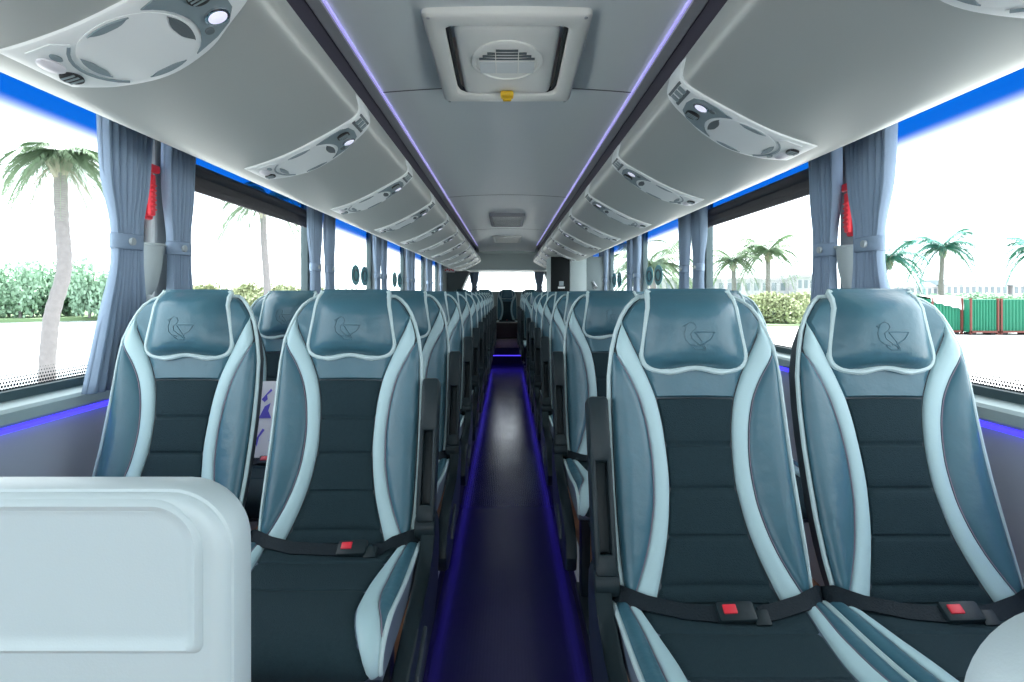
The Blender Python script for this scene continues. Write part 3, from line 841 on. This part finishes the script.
# ------------------------------------------------------------------ front partitions
def partition(sg, y, label, xin=.262, xout=1.12, drop=.1875):
    t = thing('front_partition', label, 'partition', (0, y, PLAT), group='white front partitions')
    top = HC - drop - PLAT; R = .062
    def outline(i):
        r = R - i * .55 if i < .06 else .02
        r = max(.012, r)
        pts = []
        x0, x1, z0, z1 = xin + i, xout - i, .12 + i, top - i
        for cx, cz, a0 in ((x0 + r, z1 - r, PI), (x1 - r, z1 - r, PI / 2)):
            for k in range(11):
                a = a0 - PI / 2 * k / 10
                pts.append((cx + r * math.cos(a), cz + r * math.sin(a)))
        for cx, cz, a0 in ((x1 - r, z0 + r, 0), (x0 + r, z0 + r, -PI / 2)):
            for k in range(11):
                a = a0 - PI / 2 * k / 10
                pts.append((cx + r * math.cos(a), cz + r * math.sin(a)))
        return pts
    rings = [(.010, .050), (.002, .046), (0, .038), (0, .012), (.0015, .008), (.004, .007), (.0055, .003), (.009, 0), (.016, -.002), (.022, 0.0), (.030, .001), (.036, .001)]
    rows = [[(sg * x, yy, z) for x, z in outline(i)] for i, yy in rings]
    obj('panel_shell', loft(rows), M['white'], t)
    # raised border with a dished field above the ledge
    zt, zl = top - .014, top - .150
    def field(i, r):
        pts = []
        for cx, cz, a0 in ((xin + .033 + i + r, zt - i - r, PI), (xout - .05 - i - r, zt - i - r, PI / 2)):
            for k in range(11):
                a = a0 - PI / 2 * k / 10; pts.append((cx + r * math.cos(a), cz + r * math.sin(a)))
        r2 = .010
        for cx, cz, a0 in ((xout - .05 - i - r2, zl + i + r2, 0), (xin + .033 + i + r2, zl + i + r2, -PI / 2)):
            for k in range(11):
                a = a0 - PI / 2 * k / 10; pts.append((cx + r2 * math.cos(a), cz + r2 * math.sin(a)))
        return pts
    rows = [[(sg * x, yy, z) for x, z in field(i, r)] for i, r, yy in ((-.006, .046, .0012), (-.003, .044, -.0030), (0, .042, -.0045), (.003, .040, -.0030), (.006, .038, -.0005), (.012, .034, .0004))]
    obj('raised_field', loft(rows), M['white'], t)
    for x in (xin + .12, xout - .12):
        obj('foot', box((sg * x, .025, .06), (.05, .04, .125), .006), M['black'], t)
    return t
partition(-1, .545, 'white moulded partition in front of the left front seats')
partition(1, .312, 'white moulded partition corner in front of the right front seats', .282, 1.12, .193)

# ------------------------------------------------------------------ curtains, blinds, hammers, pockets
def curtain(name, label, sg, yc, wt, wtie, wb, zt, ztie, zb, xin, shift_t=0, shift_b=0, group='window curtains', npl=8, seed=0):
    rnd = random.Random(seed)
    t = thing(name, label, 'curtain', (sg * xin, yc, 0), group=group)
    kw = smooth_interp([zb, zb + .5 * (ztie - zb), ztie - .03, ztie + .03, ztie + .4 * (zt - ztie), zt], [wb, .5 * (wb + wtie) + .01, wtie, wtie, .45 * wtie + .55 * wt, wt])
    ks = smooth_interp([zb, ztie, zt], [shift_b, 0, shift_t])
    ph = [rnd.uniform(-.4, .4) for _ in range(npl + 1)]
    rows = []
    nu = npl * 10
    for i in range(31):
        z = zb + (zt - zb) * i / 30
        W = kw(z); sh = ks(z); row = []
        amp = .016 * min(1.0, .55 + .5 * (W / max(wt, wb)))
        for j in range(nu + 1):
            u = j / nu; k = u * npl
            p = ph[int(k) % npl] * math.sin(PI * (k % 1.0))
            x = amp * math.sin(2 * PI * k + p * 2) + .004 * math.sin(5 * u + 9 * z)
            row.append((x * (1 if sg > 0 else -1), sh + (u - .5) * W + .006 * math.cos(2 * PI * k), z))
        rows.append(row)
    c = obj('cloth', gridf(rows), M['curtain'], t)
    so = c.modifiers.new('thickness', 'SOLIDIFY'); so.thickness = .002
    n = 28; rr = []
    for dz, e in ((-.022, .0), (-.018, .003), (.018, .003), (.022, .0)):
        rr.append([((.024 + e) * math.cos(2 * PI * k / n), (wtie / 2 + .006 + e) * math.sin(2 * PI * k / n), ztie + dz) for k in range(n)])
    tb = obj('tieback', loft(rr, False), M['curtain'], t)
    so = tb.modifiers.new('thickness', 'SOLIDIFY'); so.thickness = .003
    V, F = tube([(-sg * .026, -.02, ztie), (-sg * .034, -.02, ztie)], .011, 12)
    obj('tie_button', (V, F), M['pillar'], tb)
    return t
for sg, nm in ((-1, 'left'), (1, 'right')):
    pill = PILL[sg]; win_spans = SPANS[sg]
    for i, p in enumerate(pill[1:]):
        side = '%s window pillar' % ORD[i + 1]
        wb = .22 if i == 0 else .16
        curtain('curtain', 'blue grey tied curtain just before the %s on the %s' % (side, nm), sg, ((1.715 if sg > 0 else 1.635) if i == 0 else p - .175), .24, .105, wb, HC + .60, HC + .145, HC - (.262 if sg < 0 else .25), 1.085,
                0.0, -.05 if i == 0 else -.01, npl=8, seed=i)
        if i < 5:
            curtain('curtain', 'blue grey tied curtain just behind the %s on the %s' % (side, nm), sg, ((1.955 if sg > 0 else 1.895) if i == 0 else p + .085), .19, .10, .15, HC + .60, HC + .145, HC - .25, 1.085, .01, .01, npl=7, seed=20 + i)
    # rear window curtain
    curtain('rear_curtain', 'blue grey tied curtain at the %s end of the rear window' % nm, sg, 11.65, .2, .10, .17, HC + .425, HC + .12, HC - .05, .66, 0, 0, 'rear window curtains', 6, 50).rotation_euler = (0, 0, PI / 2)
    # dark roller blind in the second window
    t = thing('roller_blind', 'dark roller blind pulled a little way down the second window on the %s' % nm, 'blind', (sg * 1.135, (win_spans[2][0] + win_spans[2][1]) / 2, HC - .028), group='roller blinds')
    Lb = win_spans[2][1] - win_spans[2][0] + .04
    n = 16
    rows = [[(.022 * math.cos(2 * PI * k / n), y, .475 + .022 * math.sin(2 * PI * k / n)) for k in range(n)] for y in (-Lb / 2, Lb / 2)]
    obj('roller', loft(rows), M['blind'], t)
    obj('blind_cloth', box((0, 0, .445), (.006, Lb, .07)), M['blind'], t, False)
    obj('pull_bar', box((0, 0, .41), (.016, Lb, .026), .005), M['blind'], t)
    # red hammer bracket and pocket on the first pillar
    y = 1.862 if sg > 0 else 1.785
    t = thing('hammer_bracket', 'red emergency hammer bracket on the first pillar on the %s' % nm, 'hammer bracket', (sg * 1.125, y, HC), group='emergency hammer brackets')
    zo = .02 if sg > 0 else -.025
    obj('back_plate', box((0, 0, .29 - zo), (.016, .055, .17), .006), M['hammer'], t)
    obj('hammer_head', box((-sg * .014, .0, .365 - zo), (.02, .075, .026), .006), M['hammer'], t)
    ha = obj('hammer_handle', box((-sg * .016, 0, .28 - zo), (.018, .026, .13), .006), M['hammer'], t)
    for k in range(6):
        obj('grip_rib', box((-sg * .026, 0, .235 - zo + k * .015), (.004, .022, .006), .001), M['hammer'], ha)
    t = thing('pillar_pocket', 'pale grey tapered pocket on the first pillar on the %s below the red hammer' % nm, 'pocket', (sg * 1.128, y + .0, HC), group='pillar pockets')
    n = 20; rows = []
    for z, w_, dpt in ((.150, .105, .050), (.148, .108, .052), (.08, .095, .045), (.02, .072, .032), (-.005, .045, .018)):
        rows.append([(-sg * dpt * max(0, math.sin(PI * k / (n - 1))), w_ / 2 * math.cos(PI * k / (n - 1)), z) for k in range(n)])
    obj('bin', loft(rows), M['pocket'], t)
    obj('rim', tube([(-sg * .054 * math.sin(PI * k / 19), .056 * math.cos(PI * k / 19), .150) for k in range(20)], .004, 6), M['pocket'], t)
    # round stickers on the glass
    for wi, (wname) in ((3, 'third'), (4, 'fourth')):
        yb = win_spans[wi][1]
        for k, yy in enumerate((yb - .44, yb - .16)):
            x = sg * (HW + .011)
            V, F = loft([[(x - sg * q, yy + .125 * math.cos(2 * PI * k / 32), HC + .14 + .08 * math.sin(2 * PI * k / 32)) for k in range(32)] for q in (0, .002)])
            o = obj('window_sticker', (V, F), M['decal'], None, False)
            tag(o, 'oval teal sticker low on the %s window on the %s, %s of its pair' % (wname, nm, ('nearer', 'farther')[k]), 'sticker', 'oval window stickers')
            V, F = tube([(x - sg * .0025, yy + .068 * math.cos(a), HC + .14 + .042 * math.sin(a)) for a in np.linspace(0, 2 * PI, 24, endpoint=False)], .006, 5, True)
            obj('sticker_ring', (V, F), M['slot'], o, False)

# ------------------------------------------------------------------ roof hatch and ceiling grilles
def rrect(hx, hy, r, n=6):
    pts = []
    for cx, cy, a0 in ((hx - r, hy - r, 0), (-hx + r, hy - r, PI / 2), (-hx + r, -hy + r, PI), (hx - r, -hy + r, 1.5 * PI)):
        for k in range(n + 1):
            a = a0 + PI / 2 * k / n
            pts.append((cx + r * math.cos(a), cy + r * math.sin(a)))
    return pts
def make_hatch():
    t = thing('roof_hatch', 'ivory roof hatch with round fan cover and yellow handle in the ceiling above the aisle', 'roof hatch', (0, 1.967, HC + .782), (math.radians(-2.8), 0, 0))
    hx, hy = .248, .328
    rows = []
    for ix, z, r in ((0, .05, .02), (0, .006, .02), (.004, 0.0, .02), (.012, -.004, .02), (.050, -.004, .03), (.058, .0, .03), (.066, .022, .03), (.070, .055, .03)):
        rows.append([(x, y, z) for x, y in rrect(hx - ix, hy - ix * 1.15, r)])
    obj('hatch_frame', loft(rows, False), M['hatch'], t)
    obj('liner', boxes([((0, 0, .034), (.375, .54, .006))]), M['hatch_in'], t, False)
    # lid
    rows = []
    for ix, z in ((0, .05), (0, .012), (.004, .004), (.014, .0), (.05, -.001)):
        rows.append([(x, y, z) for x, y in rrect(.162 - ix, .252 - ix, .03)])
    lid = obj('hatch_lid', loft(rows), M['hatch'], t)
    # front ledge joining lid and frame
    obj('front_shelf', box((0, .285, .012), (.16, .06, .018), .005), M['hatch'], t)
    n = 48; rows = []
    for r, z in ((1, .0), (1, -.006), (.96, -.010), (.88, -.0105), (.86, -.006), (.80, -.007), (.4, -.011), (.02, -.012)):
        rows.append([(.120 * r * math.cos(2 * PI * k / n), -.035 + .145 * r * math.sin(2 * PI * k / n), z) for k in range(n)])
    fan = obj('fan_cover', loft(rows), M['hatch'], t)
    for k, (yy, w_) in enumerate(((-.125, .044), (-.106, .064), (-.087, .080), (-.068, .092))):
        for s in (-1, 0, 1):
            lo, hi = (-w_, -.039) if s < 0 else ((-.036, .036) if s == 0 else (.039, w_))
            if hi - lo < .006: continue
            obj('vent_slot', box(((lo + hi) / 2, yy, -.0100), (hi - lo, .010, .004)), M['slot'], fan, False)
    for s in (-1, 0, 1):
        w_ = .052 if s else .072
        obj('vent_panel', box((s * .066, -.006, -.0112), (w_, .085, .003), .001), M['plate'], fan, False)
    for s in (-1, 1):
        pts = [(s * .180, -.245, .012), (s * .180, -.10, .012), (s * .180, .10, .012), (s * .179, .19, .012), (s * .172, .222, .012), (s * .155, .242, .012), (s * .13, .250, .014)]
        obj('gasket', tube(pts, .0075, 8), M['hole'], t)
        for k in range(2):
            obj('corner_vent', box((s * .10, .282 + .016 * k, .008), (.05, .008, .006)), M['slot'], t, False)
    hd = bmesh.new()
    add_box(hd, (0, .225, -.014), (.050, .044, .022), .008); add_box(hd, (0, .245, -.020), (.034, .024, .018), .006)
    obj('handle', hd, M['yellow'], t)
    for sx in (-1, 1):
        for sy in (-1, 1):
            V, F = tube([(sx * .228, sy * .315, -.003), (sx * .228, sy * .315, -.006)], .005, 10)
            obj('screw', (V, F), M['steel'], t)
make_hatch()
def make_grille(y, L, W, label, dark):
    t = thing('ceiling_grille', label, 'air grille', (0, y, HC + .822), group='ceiling air grilles')
    rows = [[(x, yy, z) for x, yy in rrect(W / 2 - i, L / 2 - i, .02)] for i, z in ((0, .01), (0, -.030), (.006, -.036), (.03, -.036), (.034, -.028), (.036, -.005))]
    obj('grille_frame', loft(rows, False), M['ceil_edge'] if dark else M['hatch'], t)
    obj('grille_back', box((0, 0, -.012), (W - .06, L - .06, .01)), M['slot'], t, False)
    n = 9
    for k in range(n):
        obj('grille_slat', box((0, -L / 2 + .06 + (L - .12) * k / (n - 1), -.024), (W - .07, .03, .006), .002), M['plate'] if dark else M['hatch'], t)
make_grille(6.35, .95, .37, 'slatted dark framed air grille in the ceiling behind the roof hatch', True)
make_grille(8.6, .8, .42, 'pale air grille flat in the ceiling near the rear bulkhead', False)

# ------------------------------------------------------------------ cabinet, sign
t = thing('tall_cabinet', 'tall grey and black cabinet rising behind the right seats', 'cabinet', (0, 6.3, PLAT))
zt = HC + .405 - PLAT
obj('body', box((.78, .40, zt / 2), (.59, .70, zt), .006), M['cabg'], t)
d = obj('black_door', box((.587, .038, zt / 2), (.205, .03, zt - .01), .004), M['cab'], t)
obj('label_plate', box((.60, .020, zt - .30), (.05, .006, .05), .001), M['plate2'], d, False)
obj('paper_note', box((.60, .020, zt - .345), (.075, .006, .02), .001), M['plate'], d, False)
obj('corner_post', box((.785, .035, zt / 2), (.185, .04, zt), .006), M['cabg'], t)
d = obj('side_door', box((.975, .04, zt / 2), (.19, .03, zt - .01), .004), M['walld'], t)
obj('door_handle', tube([(.95, .02, zt - .28), (.965, .0, zt - .31), (.985, .0, zt - .33), (.955, .01, zt - .35)], .012, 8), M['steel'], d)
t = thing('emergency_sign', 'small white and red sign high on the left near the rear', 'sign', (-1.03, 10.25, HC + .41))
sb = obj('board', box((0, 0, 0), (.20, .012, .085), .003), M['edge'], t)
for k in range(5):
    obj('red_mark', box((-.07 + .034 * k, -.008, .008 if k % 2 else -.004), (.022, .004, .03), .001), M['red'], sb, False)

# ------------------------------------------------------------------ outside
ZG = HC - 2.6
struct('ground', ([(1.3, -60, ZG), (220, -60, ZG), (220, 260, ZG), (1.3, 260, ZG)], [(0, 1, 2, 3)]), M['concrete'])
struct('ground_left', ([(-12.2, -60, ZG), (1.3, -60, ZG), (1.3, 260, ZG), (-12.2, 260, ZG)], [(0, 1, 2, 3)]), M['asphalt'])
o = obj('lake_water', ([(-220, -60, ZG - .15), (-12.2, -60, ZG - .15), (-12.2, 260, ZG - .15), (-220, 260, ZG - .15)], [(0, 1, 2, 3)]), M['water'], None, False)
tag(o, 'pale calm lake water outside the left windows', 'lake', kind='stuff')
shore = [(-220, 44), (-75, 44), (-48, 52), (-38, 62), (-24, 64), (-13, 58), (-12.2, 260), (-220, 260)]
struct('ground_far_shore', prism([(x, y) for x, y in shore], ZG - .3, ZG + .15, 'z'), M['grass'])
struct('ground_verge', boxes([span(10, 120, 44, 90, ZG - .1, ZG + .12)]), M['grass'])

def frond(L, droop, rise, mseed, w0=.37, n=26):
    rnd = random.Random(mseed); V = []; F = []
    pts = []
    for i in range(n + 1):
        s = i / n
        pts.append(Vector((L * (s - .12 * s * s * s), 0, rise * L * s - droop * L * s * s)))
    tv, tf = tube(pts, [.022 * L / 2.5 * (1 - .8 * i / n) for i in range(n + 1)], 5)
    V += tv; F += tf
    for i in range(2, n + 1):
        s = i / n; p = pts[i]; wl = w0 * L * (math.sin(PI * min(1, s * .85 + .12)) ** .6) * rnd.uniform(.8, 1.1)
        for sd in (-1, 1):
            for q in (0, .5):
                pp = p.lerp(pts[i - 1], q)
                tip = pp + Vector((wl * .55, sd * wl * .8, -wl * rnd.uniform(.25, .6)))
                mid = pp + Vector((wl * .25, sd * wl * .45, -wl * .08))
                k = len(V); hw_ = .026 * L
                V += [pp + Vector((-hw_ * .5, 0, 0)), pp + Vector((hw_ * .5, 0, 0)), mid + Vector((hw_ * .6, 0, 0)), tip, mid + Vector((-hw_ * .6, 0, 0))]
                F += [(k, k + 1, k + 2, k + 4), (k + 4, k + 2, k + 3)]
    return V, F
def palm(label, x, y, path, r0, r1, L, nf, mfrond, seed, group='palm trees outside', dry=0, up=1.05):
    rnd = random.Random(seed)
    t = thing('palm_tree', label, 'palm tree', (x, y, ZG), group=group)
    N = 40; fx = smooth_interp([p[1] for p in path], [p[0] for p in path]); Ht = path[-1][1]
    pts = [(fx(Ht * i / N), 0, Ht * i / N) for i in range(N + 1)]
    rad = [(r0 + (r1 - r0) * i / N) * (1.04 if i % 2 else .96) for i in range(N + 1)]
    obj('trunk', tube(pts, rad, 12), M['trunk'], t)
    top = Vector(pts[-1])
    bv = []
    for k in range(16):
        a = k * 2.4; zz = -.05 * k * L / 2.5
        bv.append(tube([top + Vector((r1 * .5 * math.cos(a), r1 * .5 * math.sin(a), zz - .15)), top + Vector((r1 * 2.1 * math.cos(a), r1 * 2.1 * math.sin(a), zz + .22 * L / 2.5))], [r1 * .75, r1 * .3], 5))
    obj('leaf_bases', join(*bv), M['dryfrond'], t)
    for k in range(nf):
        a = k * 2.399 + rnd.uniform(-.2, .2); q = k / max(1, nf - 1)
        o = obj('frond', frond(L * rnd.uniform(.85, 1.1), .75 + .5 * q + rnd.uniform(-.1, .1), up * (1.25 - 1.5 * q), seed * 50 + k), mfrond, t, False)
        o.location = top; o.rotation_euler = (0, 0, a)
    for k in range(dry):
        o = obj('dry_frond', frond(L * .7, .9, -.5, seed * 77 + k, .2, 14), M['dryfrond'], t, False)
        o.location = top + Vector((0, 0, -.2)); o.rotation_euler = (0, 0, k * 1.9)
    return t
def at(px, Y): return (px - 507) * Y / 573
palm('tall leaning palm with a thick ringed trunk by the water in the near left window', at(47, 11.8), 11.8, [(0, 0), (0, .8), (.08, 2.0), (.36, 3.2), (.30, 4.2), (.27, 5.45)], .155, .115, 1.0, 34, M['frond'], 1, dry=8, up=.5)
palm('slim palm trunk standing in the second left window', at(265, 25), 25, [(0, 0), (.1, 2.5), (-.05, 5), (-.1, 6.6)], .17, .12, 1.9, 16, M['frond'], 2)
palm('broad green palm in the third right window', at(652, 42), 42, [(0, 0), (.1, 2.5), (-.1, 4.6)], .26, .2, 3.6, 20, M['frond'], 3)
palm('pale green palm, left of the pair in the second right window', at(733, 60), 60, [(0, 0), (.1, 3), (0, 6.0)], .26, .2, 3.0, 18, M['frond'], 4)
palm('pale green palm, right of the pair in the second right window', at(769, 60), 60, [(0, 0), (-.1, 3), (-.1, 7.0)], .26, .2, 3.2, 20, M['frond'], 5)
palm('blue green palm standing clear in the near right window behind the green containers', at(942, 60), 60, [(0, 0), (-.1, 3), (.1, 7.4)], .28, .18, 3.3, 18, M['frondt'], 6)
palm('half hidden palm leaning beside the curtain in the near right window', at(886, 58), 58, [(-1.4, 0), (-.6, 3), (.3, 6.2)], .28, .2, 3.6, 16, M['frondt'], 7)
palm('palm at the right edge of the near right window', at(1040, 58), 58, [(0, 0), (0, 7.0)], .28, .2, 3.2, 16, M['frondt'], 8)

def tree_mesh(seed, n=1700, lumps=11):
    rnd = random.Random(seed); V = []; F = []
    L = [(Vector((rnd.uniform(-.6, .6), rnd.uniform(-.6, .6), rnd.uniform(.35, .95))), rnd.uniform(.28, .5)) for _ in range(lumps)]
    for i in range(n):
        c, r = L[i % lumps]
        d = Vector((rnd.gauss(0, 1), rnd.gauss(0, 1), rnd.gauss(0, 1))).normalized() * r * rnd.uniform(.6, 1.05)
        p = c + d
        if p.z < .05: p.z = .05
        a = Vector((rnd.gauss(0, 1), rnd.gauss(0, 1), rnd.gauss(0, .6))).normalized() * .048
        b = a.cross(Vector((rnd.gauss(0, 1), rnd.gauss(0, 1), rnd.gauss(0, 1)))).normalized() * .036
        k = len(V); V += [p - a - b, p + a - b, p + a + b, p - a + b]; F.append((k, k + 1, k + 2, k + 3))
    return V, F
tp = []
for s, m in ((11, 'leaf'), (12, 'leaf2')):
    t = thing('shore_tree' if m == 'leaf' else 'shore_bush', 'x', 'tree')
    obj('foliage', tree_mesh(s), M[m], t, False)
    obj('stem', tube([(0, 0, 0), (.02, 0, .3), (0, .03, .7)], [.06, .05, .02], 7), M['trunk'], t)
    tp.append(t)
used = [False, False]
def tree(k, px, Y, h, wd, label, group):
    loc = (at(px, Y), Y, ZG + .1)
    if not used[k]:
        o = tp[k]; used[k] = True; o.location = loc
    else: o = dup(tp[k], loc)
    o['label'] = label; o['group'] = group
    o['category'] = 'tree' if k == 0 else 'bush'
    o.scale = (wd, wd, h); o.rotation_euler = (0, 0, (px * 1.7) % 6)
r = random.Random(3)
for i in range(17):
    tree(0, -60 + i * 11.5, 58 + r.uniform(-2, 5), r.uniform(3.3, 4.6), r.uniform(1.9, 2.8), 'leafy green tree on the far lake shore in the near left window', 'trees on the far lake shore')
for i in range(14):
    tree(1, 186 + i * 13, 66 + r.uniform(0, 4), r.uniform(2.5, 3.4), r.uniform(2.4, 3.2), 'pale yellow green bush on the far shore in the second left window', 'bushes on the far shore')
for i in range(9):
    tree(1, 752 + i * 7, 46 + r.uniform(0, 3), r.uniform(1.9, 2.6), r.uniform(1.3, 1.8), 'low yellow green bush before the grey block in the second right window', 'bushes outside the right windows')
for i in range(13):
    tree(0, 875 + i * 14, 68 + r.uniform(0, 6), r.uniform(1.7, 2.2), r.uniform(2, 2.8), 'green hedge tree behind the containers in the near right window', 'trees behind the containers')

def building(label, px0, px1, Y, ytop, ybase_z, roofh, wallm, roofm, nwin, nfl, flat=False):
    x0, x1 = at(px0, Y), at(px1, Y); W = x1 - x0
    top = HC + (293 - ytop) * Y / 573
    h = top - ZG - roofh
    t = thing('building', label, 'building', ((x0 + x1) / 2, Y, ZG))
    obj('walls', box((0, 4, h / 2), (W, 8, h)), wallm, t, False)
    if flat: obj('roof', box((0, 4, h + roofh / 2), (W + .4, 8.4, roofh)), roofm, t, False)
    else:
        rf = bmesh.new(); add_prism(rf, [(-.6, h - .05), (8.6, h - .05), (6.2, h + roofh), (1.8, h + roofh)], -W / 2 - .6, W / 2 + .6, 'x')
        obj('roof', rf, roofm, t, False)
    for f in range(nfl):
        for k in range(nwin):
            xx = -W / 2 + W * (k + .5) / nwin; zz = h - 1.1 - f * 2.9
            obj('window_opening', box((xx, -.02, zz), (W / nwin * .5, .12, 1.3)), M['bglass'], t, False)
            
building('white terrace with slate roof behind the containers, left of the clear palm', 893, 938, 120, 282, 0, .9, M['bwall'], M['roof'], 8, 2)
building('white terrace with slate roof behind the containers, right of the clear palm', 946, 1008, 118, 279.5, 0, 1.1, M['bwall'], M['roof'], 10, 2)
building('white house with slate roof at the right edge of the near right window', 1013, 1060, 118, 279, 0, 1.2, M['bwall'], M['roof'], 7, 2)
building('tall grey end block in the second right window', 797, 815, 95, 274.5, 0, .5, M['bgrey'], M['bgrey'], 3, 3, True)
building('long low grey block behind the palm pair in the second right window', 655, 796, 98, 278, 0, .4, M['bgrey'], M['bgrey'], 16, 2, True)
building('red roofed house peeping over trees on the far lake shore', 88, 118, 90, 281, 0, 1.6, M['bwall'], M['redroof'], 4, 1)

# green containers
def container(label, px0, px1, Y, lid):
    x0, x1 = at(px0, Y), at(px1, Y); W = x1 - x0
    h = (335 - 298) * Y / 573 - .1
    t = thing('green_container', label, 'container', ((x0 + x1) / 2, Y, ZG), group='green steel containers on the pavement')
    n = 40; pts = []
    for i in range(n + 1):
        pts.append((-W / 2 + W * i / n, .04 * (1 if (i // 2) % 2 else -1)))
    pts += [(W / 2, 1.8), (-W / 2, 1.8)]
    obj('steel_body', prism(pts, .18, h, 'z'), M['green'], t, False)
    for xx in (-W / 2 + .06, W / 2 - .06):
        obj('corner_post', box((xx, -.05, h / 2 + .05), (.10, .14, h + .05), .01), M['redpost'], t, False)
    obj('bottom_rail', box((0, -.05, .2), (W, .14, .12)), M['redpost'], t, False)
    for xx in (-W / 3, W / 3):
        obj('foot', box((xx, .3, .07), (.3, .6, .16)), M['hole'], t, False)
    if lid:
        rows = [[(-W / 2 - .05 + (W + .1) * i / 12, yy, h + zz - lid * (i / 12 if zz < .1 else 0) * .6 + .05 * math.sin(i * 2.1)) for i in range(13)] for yy, zz in ((-.10, -.15), (-.12, .02), (-.05, .10), (.9, .2), (1.85, .05))]
        obj('tarpaulin', gridf(rows), M['tarp'], t)
for i, (a_, b_, Yc, lid, lab) in enumerate(((872, 929, 36.5, .0, 'green steel container partly hidden behind the right window seat'),
                              (930.5, 962, 36, .9, 'green steel container with a sagging white tarpaulin in the near right window'),
                              (969, 998, 35.5, .0, 'green steel container with rusty posts, right of the tarpaulin one'),
                              (999.5, 1034, 35.5, .0, 'green steel container at the right edge of the near right window'))):
    container(lab, a_, b_, Yc, lid)

bpy.context.view_layer.update()
